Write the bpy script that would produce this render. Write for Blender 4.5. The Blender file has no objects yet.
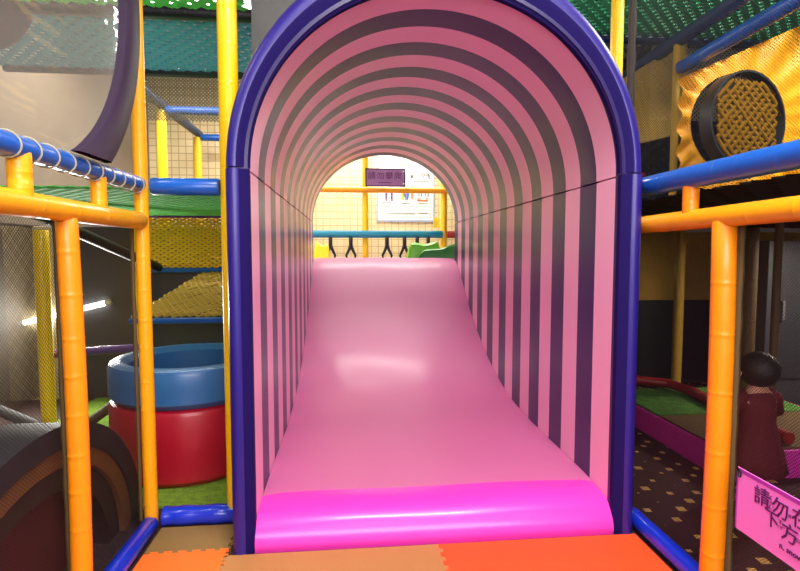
import bpy, bmesh, math, random
from mathutils import Vector, Matrix
random.seed(7)
PI = math.pi
C = bpy.context.scene.collection
def V(*a): return Vector(a)

# ---------------------------------------------------------------- colours / materials
def lin(c):
    return tuple((v/255/12.92 if v/255 <= .04045 else ((v/255+.055)/1.055)**2.4) for v in c)
def mat(name, rgb, rough=.45, coat=0, spec=.5, bump=0, bscale=40, emit=0, var=0, metal=0, trans=0, vscale=6):
    m = bpy.data.materials.new(name); m.use_nodes = True
    nt = m.node_tree; b = nt.nodes['Principled BSDF']
    c = lin(rgb)
    b.inputs['Base Color'].default_value = (*c, 1)
    b.inputs['Roughness'].default_value = rough
    b.inputs['Metallic'].default_value = metal
    b.inputs['Coat Weight'].default_value = coat
    b.inputs['Coat Roughness'].default_value = .15
    b.inputs['Specular IOR Level'].default_value = spec
    if emit:
        b.inputs['Emission Color'].default_value = (*c, 1); b.inputs['Emission Strength'].default_value = emit
    if bump or var:
        tc = nt.nodes.new('ShaderNodeTexCoord')
    if bump:
        n = nt.nodes.new('ShaderNodeTexNoise'); n.inputs['Scale'].default_value = bscale; n.inputs['Detail'].default_value = 3
        bp = nt.nodes.new('ShaderNodeBump'); bp.inputs['Strength'].default_value = bump; bp.inputs['Distance'].default_value = .01
        nt.links.new(tc.outputs['Object'], n.inputs['Vector'])
        nt.links.new(n.outputs['Fac'], bp.inputs['Height']); nt.links.new(bp.outputs['Normal'], b.inputs['Normal'])
        nt.links.new(bp.outputs['Normal'], b.inputs['Coat Normal'])
    if var:
        n = nt.nodes.new('ShaderNodeTexNoise'); n.inputs['Scale'].default_value = vscale; n.inputs['Detail'].default_value = 4
        nt.links.new(tc.outputs['Object'], n.inputs['Vector'])
        r = nt.nodes.new('ShaderNodeMapRange'); r.inputs['From Min'].default_value = .3; r.inputs['From Max'].default_value = .7
        r.inputs['To Min'].default_value = 1-var; r.inputs['To Max'].default_value = 1+var
        nt.links.new(n.outputs['Fac'], r.inputs['Value'])
        h = nt.nodes.new('ShaderNodeHueSaturation'); h.inputs['Color'].default_value = (*c, 1)
        nt.links.new(r.outputs['Result'], h.inputs['Value']); nt.links.new(h.outputs['Color'], b.inputs['Base Color'])
    return m

def mesh_net(name, rgb, pitch=.012, width=.24, rough=.7, diamond=True, axes='yz'):
    """woven netting: cords opaque, holes open"""
    m = bpy.data.materials.new(name); m.use_nodes = True
    nt = m.node_tree; N = nt.nodes; L = nt.links
    b = N['Principled BSDF']; out = N['Material Output']
    b.inputs['Base Color'].default_value = (*lin(rgb), 1); b.inputs['Roughness'].default_value = rough
    tc = N.new('ShaderNodeTexCoord'); sp = N.new('ShaderNodeSeparateXYZ'); L.new(tc.outputs['Object'], sp.inputs[0])
    a_, b_ = sp.outputs[axes[0].upper()], sp.outputs[axes[1].upper()]
    def math_(op, x, y=None):
        n = N.new('ShaderNodeMath'); n.operation = op
        for i, v in enumerate((x, y)):
            if v is None: continue
            if isinstance(v, (int, float)): n.inputs[i].default_value = v
            else: L.new(v, n.inputs[i])
        return n.outputs[0]
    if diamond: p, q = math_('ADD', a_, b_), math_('SUBTRACT', a_, b_)
    else: p, q = a_, b_
    def line(v):
        f = math_('FRACT', math_('MULTIPLY', v, 1/pitch)); return math_('LESS_THAN', f, width)
    fac = math_('MAXIMUM', line(p), line(q))
    tr = N.new('ShaderNodeBsdfTransparent'); mx = N.new('ShaderNodeMixShader')
    L.new(fac, mx.inputs[0]); L.new(tr.outputs[0], mx.inputs[1]); L.new(b.outputs[0], mx.inputs[2]); L.new(mx.outputs[0], out.inputs['Surface'])
    return m

def striped(name, ca, cb, y0, pitch, rough):
    m = mat(name, ca, rough, coat=.2, spec=.45, bump=.06, bscale=9)
    nt = m.node_tree; N = nt.nodes; L = nt.links; b = N['Principled BSDF']
    tc = N.new('ShaderNodeTexCoord'); sp = N.new('ShaderNodeSeparateXYZ'); L.new(tc.outputs['Object'], sp.inputs[0])
    def M(op, x, y):
        n = N.new('ShaderNodeMath'); n.operation = op
        L.new(x, n.inputs[0]); n.inputs[1].default_value = y; return n.outputs[0]
    s = M('FRACT', M('MULTIPLY', M('SUBTRACT', sp.outputs['Y'], y0), 1/(2*pitch)), 0)
    s = M('GREATER_THAN', s, .5)
    first = N.new('ShaderNodeMath'); first.operation = 'LESS_THAN'; L.new(sp.outputs['Y'], first.inputs[0]); first.inputs[1].default_value = y0
    mxn = N.new('ShaderNodeMath'); mxn.operation = 'MAXIMUM'; L.new(s, mxn.inputs[0]); L.new(first.outputs[0], mxn.inputs[1])
    mx = N.new('ShaderNodeMix'); mx.data_type = 'RGBA'
    mx.inputs['A'].default_value = (*lin(ca), 1); mx.inputs['B'].default_value = (*lin(cb), 1)
    L.new(mxn.outputs[0], mx.inputs['Factor']); L.new(mx.outputs['Result'], b.inputs['Base Color'])
    return m

M = {}
M['tunnel'] = striped('pink_and_purple_vinyl', (246,182,212), (42,30,88), 2.105, .1695, .38)
M['edge'] = mat('violet_edge_vinyl', (38,24,122), .42, coat=.12, bump=.05, bscale=12)
M['slide'] = mat('pink_slide_vinyl', (210,112,164), .5, coat=.1, bump=.2, bscale=5)
M['lip'] = mat('pink_vinyl_magenta_glow', (255,66,196), .35, coat=.35, bump=.08, bscale=5)  # landing section; magenta glow is painted into its hotter pink
M['yellow'] = mat('yellow_foam_sleeve', (252,206,6), .42, coat=.2, bump=.08, bscale=30)
M['amber'] = mat('amber_foam_sleeve', (252,172,8), .42, coat=.2, bump=.08, bscale=30)
M['orange'] = mat('orange_foam_sleeve', (252,146,6), .42, coat=.2, bump=.08, bscale=30)
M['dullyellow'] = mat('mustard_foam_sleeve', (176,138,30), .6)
M['blue'] = mat('blue_foam_sleeve', (20,92,190), .35, coat=.3, bump=.08, bscale=30)
M['deepblue'] = mat('royal_blue_vinyl', (18,50,200), .3, coat=.5, bump=.25, bscale=18)
M['navy'] = mat('navy_foam_sleeve', (24,52,92), .5, coat=.1)
M['teal'] = mat('teal_foam_sleeve', (8,136,168), .4, coat=.2)
M['black'] = mat('black_foam_sleeve', (22,20,30), .5)
M['purple'] = mat('purple_foam_sleeve', (92,50,130), .5, coat=.1)
M['red'] = mat('red_vinyl', (176,16,40), .4, coat=.25, bump=.1, bscale=8)
M['redtube'] = mat('dark_red_foam_sleeve', (150,30,30), .5)
M['ringblue'] = mat('steel_blue_vinyl', (52,110,168), .4, coat=.25, bump=.1, bscale=8)
M['white'] = mat('white_cord', (225,225,225), .6)
M['cord'] = mat('grey_cord', (178,172,150), .7)
M['hem'] = mat('olive_net_hem', (92,72,34), .8)
M['darkhem'] = mat('dark_net_hem', (44,34,26), .8)
M['cream'] = mat('cream_tile_wall', (238,222,176), .6)
M['beigepad'] = mat('beige_padding', (200,186,146), .7, var=.05)
M['greywall'] = mat('beige_wall', (126,114,98), .7, var=.05)
M['ceil'] = mat('ceiling_paint', (150,150,150), .8)
M['floor'] = mat('dark_floor', (60,40,36), .7, var=.15)
M['turf'] = mat('green_turf', (120,160,40), .95, bump=1, bscale=150, var=.25, vscale=30)
M['turfdark'] = mat('green_carpet_turf', (74,128,40), .95, bump=1, bscale=150, var=.3, vscale=18)
M['matorange'] = mat('orange_foam_mat', (255,120,32), .6, bump=.3, bscale=160)
M['matred'] = mat('red_orange_foam_mat', (255,88,30), .6, bump=.3, bscale=160)
M['mattan'] = mat('tan_foam_mat', (188,132,72), .65, bump=.3, bscale=160)
M['matbrown'] = mat('olive_brown_foam_mat', (142,112,56), .65, bump=.3, bscale=160)
M['greypad'] = mat('grey_padding', (88,88,88), .55, bump=.5, bscale=6, var=.1)
M['darkpanel'] = mat('charcoal_panel', (58,58,64), .6)
M['archnavy'] = mat('dark_navy_vinyl', (24,28,42), .6)
M['archbrown'] = mat('brown_vinyl', (112,68,30), .6)
M['archdark'] = mat('dark_brown_vinyl', (40,24,20), .6)
M['archred'] = mat('maroon_vinyl', (92,14,24), .6)
M['magbox'] = mat('magenta_padding', (226,50,176), .5, bump=.1)
M['drape'] = mesh_net('orange_drape_net', (250,172,0), .02, .55, .5, True, 'xz')
M['khakinet'] = mesh_net('khaki_net', (168,134,52), .02, .5, .7, True, 'xz')
M['brown'] = mat('brown_leatherette', (82,58,22), .7)
M['padcream'] = mat('mustard_panel', (190,146,50), .7, var=.12)
M['padblack'] = mat('black_panel', (18,12,20), .6)
M['door'] = mat('dark_grey_panel', (52,54,58), .5)
M['signpink'] = mat('pink_sign_face', (240,130,222), .4)
M['signpurple'] = mat('purple_sign_face', (150,98,150), .4)
M['ink'] = mat('dark_purple_ink', (84,18,96), .5)
M['frame'] = mat('dark_purple_frame', (58,24,60), .4)
M['bluecushion'] = mat('green_cushion_vinyl', (40,150,50), .4, coat=.3)
M['lime'] = mat('lime_cushion_vinyl', (120,220,50), .4, coat=.3)
M['yelcushion'] = mat('yellow_cushion_vinyl', (240,220,20), .4, coat=.3)
M['lamp'] = mat('lit_lamp_tube', (255,252,240), .5, emit=9)
M['net_black'] = mesh_net('black_fine_net', (14,14,16), .011, .17)
M['net_left'] = mesh_net('dark_fine_net', (40,34,28), .013, .17)
M['net_back'] = mesh_net('beige_wall_net', (226,208,160), .045, .12, .7, False, 'xz')
M['posterwhite'] = mat('poster_paper', (226,240,244), .4)
M['posterblue'] = mat('poster_border_blue', (150,180,220), .4)
M['pviolet'] = mat('poster_violet', (110,80,150), .5)
M['porange'] = mat('poster_orange', (224,130,60), .5)
M['pblue'] = mat('poster_blue', (50,120,210), .5)
M['pgrey'] = mat('poster_grey', (90,94,104), .5)
M['pyellow'] = mat('poster_yellow', (240,210,70), .5)
M['skin'] = mat('child_skin', (196,134,110), .6)
M['hair'] = mat('black_hair', (16,10,10), .55, bump=.5, bscale=90)
M['dress'] = mat('dark_red_cloth', (100,6,28), .8, bump=.3, bscale=40)
M['trouser'] = mat('dark_cloth', (30,22,30), .8)

def clear_vinyl():
    m = bpy.data.materials.new('clear_vinyl'); m.use_nodes = True
    nt = m.node_tree; N = nt.nodes; L = nt.links
    for n in list(N):
        if n.type == 'BSDF_PRINCIPLED': N.remove(n)
    out = N['Material Output']
    tr = N.new('ShaderNodeBsdfTransparent'); tr.inputs[0].default_value = (.72,.68,.63,1)
    gl = N.new('ShaderNodeBsdfGlossy'); gl.inputs['Roughness'].default_value = .06
    df = N.new('ShaderNodeBsdfDiffuse'); df.inputs[0].default_value = (.5,.44,.37,1)
    tc = N.new('ShaderNodeTexCoord'); nz = N.new('ShaderNodeTexNoise'); nz.inputs['Scale'].default_value = 2.2; nz.inputs['Detail'].default_value = 2
    mp = N.new('ShaderNodeMapping'); mp.inputs['Scale'].default_value = (1, 1, 4)
    bp = N.new('ShaderNodeBump'); bp.inputs['Strength'].default_value = .35; bp.inputs['Distance'].default_value = .03
    L.new(tc.outputs['Object'], mp.inputs[0]); L.new(mp.outputs[0], nz.inputs[0]); L.new(nz.outputs[0], bp.inputs['Height']); L.new(bp.outputs[0], gl.inputs['Normal'])
    m1 = N.new('ShaderNodeMixShader'); m1.inputs[0].default_value = .24
    L.new(tr.outputs[0], m1.inputs[1]); L.new(df.outputs[0], m1.inputs[2])
    m2 = N.new('ShaderNodeMixShader'); m2.inputs[0].default_value = .06; L.new(m1.outputs[0], m2.inputs[1]); L.new(gl.outputs[0], m2.inputs[2])
    L.new(m2.outputs[0], out.inputs['Surface'])
    return m
M['clear'] = clear_vinyl()

def tile_wall():
    m = M['cream']; nt = m.node_tree; N = nt.nodes; L = nt.links; b = N['Principled BSDF']
    tc = N.new('ShaderNodeTexCoord'); mp = N.new('ShaderNodeMapping'); mp.inputs['Rotation'].default_value = (PI/2, 0, 0)
    br = N.new('ShaderNodeTexBrick'); br.offset = 0; br.inputs['Scale'].default_value = 1
    br.inputs['Brick Width'].default_value = .1; br.inputs['Row Height'].default_value = .1; br.inputs['Mortar Size'].default_value = .006
    br.inputs['Color1'].default_value = (*lin((244,226,178)), 1); br.inputs['Color2'].default_value = (*lin((236,216,166)), 1); br.inputs['Mortar'].default_value = (*lin((196,170,120)), 1)
    L.new(tc.outputs['Object'], mp.inputs[0]); L.new(mp.outputs[0], br.inputs[0]); L.new(br.outputs[0], b.inputs['Base Color'])
tile_wall()
def carpet():
    m = mat('maroon_carpet_light_dapple', (46,14,14), .9)
    nt = m.node_tree; N = nt.nodes; L = nt.links; b = N['Principled BSDF']
    tc = N.new('ShaderNodeTexCoord'); mp = N.new('ShaderNodeMapping'); mp.inputs['Rotation'].default_value = (0, 0, .9)
    vo = N.new('ShaderNodeTexVoronoi'); vo.inputs['Scale'].default_value = 9; vo.inputs['Randomness'].default_value = .35; vo.distance = 'MANHATTAN'  # cells paint in the spots of light falling through the net
    lt = N.new('ShaderNodeMath'); lt.operation = 'LESS_THAN'; lt.inputs[1].default_value = .26
    mx = N.new('ShaderNodeMix'); mx.data_type = 'RGBA'
    mx.inputs['A'].default_value = (*lin((62,20,20)), 1); mx.inputs['B'].default_value = (*lin((205,160,90)), 1)
    L.new(tc.outputs['Object'], mp.inputs[0]); L.new(mp.outputs[0], vo.inputs['Vector']); L.new(vo.outputs['Distance'], lt.inputs[0]); L.new(lt.outputs[0], mx.inputs['Factor']); L.new(mx.outputs['Result'], b.inputs['Base Color'])
    return m
M['carpet'] = carpet()

# ---------------------------------------------------------------- mesh helpers (bm based)
def obj(name, bm, m, parent=None, smooth=None, loc=None):
    me = bpy.data.meshes.new(name); bmesh.ops.recalc_face_normals(bm, faces=bm.faces) if smooth != 'keep' else None
    bm.to_mesh(me); bm.free()
    if m: me.materials.append(m)
    o = bpy.data.objects.new(name, me); C.objects.link(o)
    if smooth: me.polygons.foreach_set('use_smooth', [True]*len(me.polygons))
    if smooth == 'auto':
        try: me.set_sharp_from_angle(angle=.7)
        except Exception: pass
    if parent: o.parent = parent; 
    if parent: o.matrix_parent_inverse = Matrix.Translation(-parent.location) if parent.type == 'EMPTY' else Matrix.Identity(4)
    return o
def tag(o, label, cat, group=None, kind=None):
    o['label'] = label; o['category'] = cat
    if group: o['group'] = group
    if kind: o['kind'] = kind
    return o
def thing(name, label, cat, loc, group=None):
    o = bpy.data.objects.new(name, None); C.objects.link(o); o.location = loc; o.empty_display_size = .1
    return tag(o, label, cat, group)
def struct(name, bm, m):
    o = obj(name, bm, m); o['kind'] = 'structure'; return o
def box(bm, a, b, bev=0):
    x0,y0,z0 = a; x1,y1,z1 = b
    r = bmesh.ops.create_cube(bm, size=1)
    for v in r['verts']:
        v.co = V((x0+x1)/2+v.co.x*(x1-x0), (y0+y1)/2+v.co.y*(y1-y0), (z0+z1)/2+v.co.z*(z1-z0))
    if bev:
        es = {e for v in r['verts'] for e in v.link_edges}
        bmesh.ops.bevel(bm, geom=list(es), offset=bev, segments=3, affect='EDGES', profile=.6)
    return bm
def bx(a, b, bev=0): return box(bmesh.new(), a, b, bev)
def sweep(bm, pts, radii, n=12, cap=True, closed=False):
    """tube along a polyline with a radius per point"""
    pts = [Vector(p) for p in pts]; k = len(pts)
    if isinstance(radii, (int, float)): radii = [radii]*k
    rings = []; up = None
    for i in range(k):
        a = pts[(i-1) % k] if (closed or i) else pts[0]; b = pts[(i+1) % k] if (closed or i < k-1) else pts[-1]
        t = (b-a).normalized()
        if up is None:
            up = V(0,0,1) if abs(t.z) < .9 else V(0,1,0)
        u = (up - t*up.dot(t)).normalized(); w = t.cross(u); up = u
        rings.append([bm.verts.new(pts[i]+(u*math.cos(2*PI*j/n)+w*math.sin(2*PI*j/n))*radii[i]) for j in range(n)])
    for i in range(k if closed else k-1):
        A, B = rings[i], rings[(i+1) % k]
        for j in range(n): bm.faces.new((A[j], A[(j+1)%n], B[(j+1)%n], B[j]))
    if cap and not closed: bm.faces.new(rings[0][::-1]); bm.faces.new(rings[-1])
    return bm
def foam_bm(p0, p1, r, wrap=.13, bm=None, sag=0):
    """foam sleeve over a pipe: cut into lengths, taped at every joint"""
    bm = bm or bmesh.new(); p0, p1 = Vector(p0), Vector(p1); L = (p1-p0).length; d = (p1-p0)/L
    side = d.cross(V(0,0,1)) if abs(d.z) < .9 else V(1,0,0)
    pts, rad = [], []; s = 0
    def put(x, k): 
        w = sag*math.sin(PI*x/L*1.0)
        pts.append(p0+d*x+side.normalized()*w); rad.append(r*k)
    put(0, .9); put(.006, 1)
    x = wrap*random.uniform(.5, 1)
    while x < L-.02:
        put(x-.014, 1.0); put(x-.004, .988); put(x-.001, 1.014); put(x+.004, 1.014); put(x+.007, .99); put(x+.018, 1.0)
        x += wrap*random.uniform(.85, 1.15)
        if x < L-.02: put(x-wrap*.5, 1.01)
    put(L-.006, 1); put(L, .9)
    order = sorted(range(len(pts)), key=lambda i: (pts[i]-p0).dot(d))
    return sweep(bm, [pts[i] for i in order], [rad[i] for i in order], 18)
def foam(name, p0, p1, r, m, label, cat='post', group=None, wrap=.13, sag=0):
    return tag(obj(name, foam_bm(p0, p1, r, wrap, sag=sag), M[m], None, 'auto'), label, cat, group)
def net_bm(o, u, v, nu, nv, r, diamond=False, wob=0, u2=None, flat=1):
    """knotted cord net over the parallelogram o, o+u, o+v"""
    bm = bmesh.new(); o, u, v = Vector(o), Vector(u), Vector(v)
    rnd = random.Random(3); nrm = u.cross(v).normalized(); du = (Vector(u2)-u) if u2 else V(0,0,0)
    jit = {}
    def P(i, j):
        if (i, j) not in jit: jit[(i, j)] = o+u*(i/nu)+du*(i/nu)*(j/nv)+v*(j/nv)+nrm*rnd.uniform(-wob, wob)+u.normalized()*rnd.uniform(-wob, wob)*.6
        return jit[(i, j)]
    if not diamond:
        for j in range(nv+1): sweep(bm, [P(i, j) for i in range(nu+1)], r, 5)
        for i in range(nu+1): sweep(bm, [P(i, j) for j in range(nv+1)], r, 5)
    else:
        for i0 in range(-nv, nu+1):
            q = [P(i0+k, k) for k in range(nv+1) if 0 <= i0+k <= nu]
            if len(q) > 1: sweep(bm, q, r, 5)
            q = [P(i0+nv-k, k) for k in range(nv+1) if 0 <= i0+nv-k <= nu]
            if len(q) > 1: sweep(bm, q, r, 5)
    if flat != 1:
        for w_ in bm.verts:
            d_ = (w_.co-o).dot(nrm); w_.co -= nrm*d_*(1-flat)
    return bm
def quad_bm(a, b, c, d, th=0):
    bm = bmesh.new(); vs = [bm.verts.new(p) for p in (a, b, c, d)]; bm.faces.new(vs); return bm
def text_bm(s, size):
    cu = bpy.data.curves.new('t', 'FONT'); cu.body = s; cu.size = size; cu.extrude = .0008; cu.resolution_u = 2
    cu.align_x = 'CENTER'; cu.align_y = 'CENTER'
    o = bpy.data.objects.new('t', cu); C.objects.link(o)
    dg = bpy.context.evaluated_depsgraph_get(); me = bpy.data.meshes.new_from_object(o.evaluated_get(dg))
    bm = bmesh.new(); bm.from_mesh(me); bpy.data.objects.remove(o); bpy.data.curves.remove(cu); bpy.data.meshes.remove(me)
    return bm
def merge(bm, other, mtx):
    other.transform(mtx); me = bpy.data.meshes.new('x'); other.to_mesh(me); other.free(); bm.from_mesh(me); bpy.data.meshes.remove(me)
def fine_net(name, corners, m, label, hemlist, group=None, hr=.009, hm='darkhem'):
    """a stretched net sheet (lies in its own plane) with rope hems"""
    c = [Vector(p) for p in corners]; base = sum(c, V(0,0,0))/4
    t = thing(name, label, 'net', (base.x, base.y, min(p.z for p in c)), group)
    obj('netting', quad_bm(*c), m, t)
    for (i, j) in hemlist:
        a, b = c[i], c[j]; n = max(2, int((b-a).length/.08))
        obj('hem', sweep(bmesh.new(), [a.lerp(b, k/n)+V(0,0,0) for k in range(n+1)], [hr*(1+.25*(k % 2)) for k in range(n+1)], 8), M[hm], t, 'auto')
    return t

# ================================================================ THE ROOM
WL, WR, WB, WF, CH = -2.8, 4.4, 7.6, -1.6, 3.7
struct('floor', bx((WL, WF, -.1), (WR, WB, 0)), M['floor'])
struct('ceiling', bx((WL, WF, CH), (WR, WB, CH+.1)), M['ceil'])
struct('wall_left', bx((WL-.1, WF, 0), (WL, WB, CH)), M['greywall'])
struct('wall_right', bx((WR, WF, 0), (WR+.1, WB, CH)), mat('dark_side_wall', (60,54,60), .8))
struct('wall_back', bx((WL, WB, 0), (WR, WB+.1, CH)), M['cream'])
struct('wall_front', bx((WL, WF-.1, 0), (WR, WF, CH)), mat('grey_front_wall', (130,124,120), .8))

# ================================================================ STRIPED TUNNEL WITH SLIDE
XC, RI, RO, ZS, Y0, Y1 = .3615, .7545, .8305, 1.527, 2.03, 5.5
tun = thing('arched_tunnel', 'large arched tunnel striped pink and dark purple with violet padded rim over the slide', 'tunnel', (XC, (Y0+Y1)/2, 0))
def arch_pts(r, n=48): return [(XC-r*math.cos(PI*i/n), ZS+.004+(r*(RI-.024)/RI if r < RI+.01 else r)*math.sin(PI*i/n)) for i in range(n+1)]
def arch_shell(ri, ro, ya, yb, ny=1, n=48):
    bm = bmesh.new(); ys = [ya+(yb-ya)*k/ny for k in range(ny+1)]
    I = [[bm.verts.new((x, y, z)) for x, z in arch_pts(ri, n)] for y in ys]
    O = [[bm.verts.new((x, y, z)) for x, z in arch_pts(ro, n)] for y in ys]
    for k in range(ny):
        for i in range(n):
            bm.faces.new((I[k][i], I[k][i+1], I[k+1][i+1], I[k+1][i])); bm.faces.new((O[k][i], O[k+1][i], O[k+1][i+1], O[k][i+1]))
    for k in (0, ny):
        for i in range(n): bm.faces.new((I[k][i], O[k][i], O[k][i+1], I[k][i+1]))
    for i in (0, n):
        for k in range(ny): bm.faces.new((I[k][i], I[k+1][i], O[k+1][i], O[k][i]))
    return bm
# vault and the two straight sides, slightly rippled padding
vb = arch_shell(RI, RO-.012, Y0+.02, Y1, 60, 64)
for v in vb.verts:
    d = V(v.co.x-XC, 0, v.co.z-ZS)
    if d.z > .01 and d.length < RI+.01: v.co.z -= .03*(v.co.y-Y0)/(Y1-Y0)*(d.z/RI)
    w = .0008*math.sin(v.co.y*18.5)+.001*math.sin(v.co.y*9+d.x*5)
    if d.length > .01 and d.length < RI+.01: v.co += d.normalized()*w
obj('vault', vb, M['tunnel'], tun, 'auto')
for s in (-1, 1):
    a, b = XC+s*RI, XC+s*(RO-.012)
    obj('side_panel', bx((min(a,b), Y0+.02, 0), (max(a,b), Y1, ZS-.002), .004), M['tunnel'], tun)
# violet rim: rounded padding at the mouth
def rim_profile():   # (radial offset 0..1 , y)
    return [(0,.06),(0,.034),(.12,.024),(.38,.008),(.5,0),(.7,0),(.87,.008),(1,.035),(1,.12)]
def rim_arch():
    bm = bmesh.new(); n = 56; pr = rim_profile(); W = RO-RI+.006; rings = []
    for i in range(n+1):
        a = PI*i/n; rings.append([bm.verts.new((XC-(RI-.003+q*(W+.006))*math.cos(a), Y0+y, ZS+.01+(RI-.043+q*(W+.068))*math.sin(a))) for q, y in pr])
    for i in range(n):
        for j in range(len(pr)-1):
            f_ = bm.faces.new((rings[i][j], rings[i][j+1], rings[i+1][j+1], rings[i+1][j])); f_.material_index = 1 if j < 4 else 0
    bm.faces.new(rings[0]); bm.faces.new(rings[-1])
    for i in range(n): bm.faces.new((rings[i][0], rings[i+1][0], rings[i+1][-1], rings[i][-1]))
    return bm
M['rim_shade'] = mat('violet_rim_shaded_side', (28,17,82), .7, spec=.1)  # inner side of the same rim, its shade painted as a darker violet
ra = obj('arch_rim', rim_arch(), M['edge'], tun, 'auto'); ra.data.materials.append(M['rim_shade'])
for s in (-1, 1):
    bm = bmesh.new(); pr = rim_profile(); W = RO-RI+.012
    R0 = [[bm.verts.new((XC+s*(RI-.003+q*W), Y0+y-.01, z)) for q, y in pr] for z in (0.0, ZS+.003)]
    for j in range(len(pr)-1):
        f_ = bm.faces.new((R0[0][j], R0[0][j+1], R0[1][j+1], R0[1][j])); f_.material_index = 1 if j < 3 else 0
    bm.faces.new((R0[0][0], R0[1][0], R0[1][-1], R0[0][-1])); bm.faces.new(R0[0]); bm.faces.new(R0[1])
    obj('leg_rim', bm, M['edge'], tun, 'auto').data.materials.append(M['rim_shade'])
# slide
prof = [(2.045,0),(2.04,.035),(2.055,.075),(2.09,.118),(2.15,.148),(2.24,.16),(2.44,.166),(2.7,.168),(3.04,.172),(3.25,.181),(3.45,.198),(3.7,.245),(4.06,.352),(4.39,.495),(4.73,.68),(5.05,.905),(5.28,1.06),(5.42,1.125),(5.55,1.15)]
def slide_bm(ya, yb, bot=True):
    # smooth resample (Catmull-Rom)
    P = prof; S = []
    for i in range(len(P)-1):
        p0 = P[max(i-1,0)]; p1 = P[i]; p2 = P[i+1]; p3 = P[min(i+2,len(P)-1)]
        for k in range(5):
            t = k/5
            S.append(tuple(.5*((2*p1[c])+(-p0[c]+p2[c])*t+(2*p0[c]-5*p1[c]+4*p2[c]-p3[c])*t*t+(-p0[c]+3*p1[c]-3*p2[c]+p3[c])*t**3) for c in (0,1)))
    S.append(P[-1]); S = [q for q in S if (ya < 2.1 or q[0] >= ya-1e-6) and q[0] <= yb+1e-6]
    bm = bmesh.new(); n = 24; rows = []
    for (y, z) in S:
        row = []
        for i in range(n+1):
            x = XC-RI+.002+(2*RI-.004)*i/n; e = min(i, n-i)/n
            dz = 0 if z < .1 else .004*math.sin(y*7+x*3)*math.sin(x*5+1)-.012*math.exp(-e*30)*(1 if z > .14 else 0)
            row.append(bm.verts.new((x, y, max(z+dz, 0))))
        rows.append(row)
    for a, b in zip(rows, rows[1:]):
        for i in range(n): bm.faces.new((a[i], a[i+1], b[i+1], b[i]))
    if bot:
        for i in (0, n):
            base = [bm.verts.new((r[i].co.x, r[i].co.y, 0)) for r in rows]
            for k in range(len(rows)-1): bm.faces.new((rows[k][i], rows[k+1][i], base[k+1], base[k]))
    return bm
sl = thing('slide', 'pink vinyl slide running down through the tunnel to a rounded landing pad with magenta light painted in', 'slide', (XC, 3.8, 0))
obj('slide_bed', slide_bm(2.24, 5.56), M['slide'], sl, 'auto')
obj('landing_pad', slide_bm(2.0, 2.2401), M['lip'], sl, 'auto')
pf = thing('platform', 'padded mauve landing platform at the top of the pink slide', 'platform', (.5, 6.4, 0))
obj('deck_pad', bx((-1.0, 5.57, 1.0), (1.75, 7.1, 1.146), .02), mat('mauve_vinyl', (190,150,165), .5), pf)
for x in (-.95, 1.65):
    for y in (5.7, 7.0): obj('leg', foam_bm((x, y, 0), (x, y, 1.0), .035), M['yellow'], pf, 'auto')

# ================================================================ FLOOR MATS (jigsaw edges)
def wave(a, b, n, amp, flip):      # jigsaw seam from a to b
    a, b = Vector(a), Vector(b); d = b-a; s = V(-d.y, d.x, 0).normalized(); out = []
    for i in range(n):
        for (t, h) in ((.0,-1),(.42,-1),(.36,1),(.98,1)) if 1 else ():
            out.append(a+d*((i+t)/n)+s*h*amp*flip)
    return out+[b]
def seam(k, x0, x1, y0, y1):       # shared seams keep neighbours interlocked
    return wave((x0,y0,0), (x1,y1,0), max(3, int(round(math.hypot(x1-x0, y1-y0)/.055))), .007, 1)
def mat_tile(x0, y0, x1, y1, flat, m, label):
    e = []
    for nm, (a, b, c, d) in zip('SENW', ((x0,y0,x1,y0),(x1,y0,x1,y1),(x1,y1,x0,y1),(x0,y1,x0,y0))):
        if nm in flat: pts = [V(a,b,0), V(c,d,0)]
        elif nm in 'NW': pts = seam(0, c, d, a, b)[::1] if 0 else list(reversed(seam(0, c, a, d, b)))
        else: pts = seam(0, a, c, b, d)
        e += pts[:-1]
    bm = bmesh.new(); vs = []
    for p in e:
        if not vs or (vs[-1].co-p).length > 1e-4: vs.append(bm.verts.new(p))
    f = bm.faces.new(vs); r = bmesh.ops.extrude_face_region(bm, geom=[f])
    for v in r['geom']:
        if isinstance(v, bmesh.types.BMVert): v.co.z += .013
    bmesh.ops.triangulate(bm, faces=[f for f in bm.faces if len(f.verts) > 4])
    tag(obj('foam_floor_mat', bm, M[m]), label, 'floor mat', 'jigsaw foam mats on the corridor floor')
XL, XR = -.828, 1.2
mat_tile(XL, 2.068, -.5, 2.262, 'WN', 'matbrown', 'olive brown jigsaw mat strip in the left corner before the blue padded sill')
mat_tile(XL, 1.2, -.5, 2.068, 'W', 'matorange', 'orange jigsaw mat left of the tan mat beside the blue floor rail')
mat_tile(-.5, 1.17, .355, 2.022, 'N', 'mattan', 'tan jigsaw mat directly before the left half of the slide')
mat_tile(.355, 1.17, XR, 2.022, 'NE', 'matred', 'bright red orange jigsaw mat before the right half of the slide')

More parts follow.
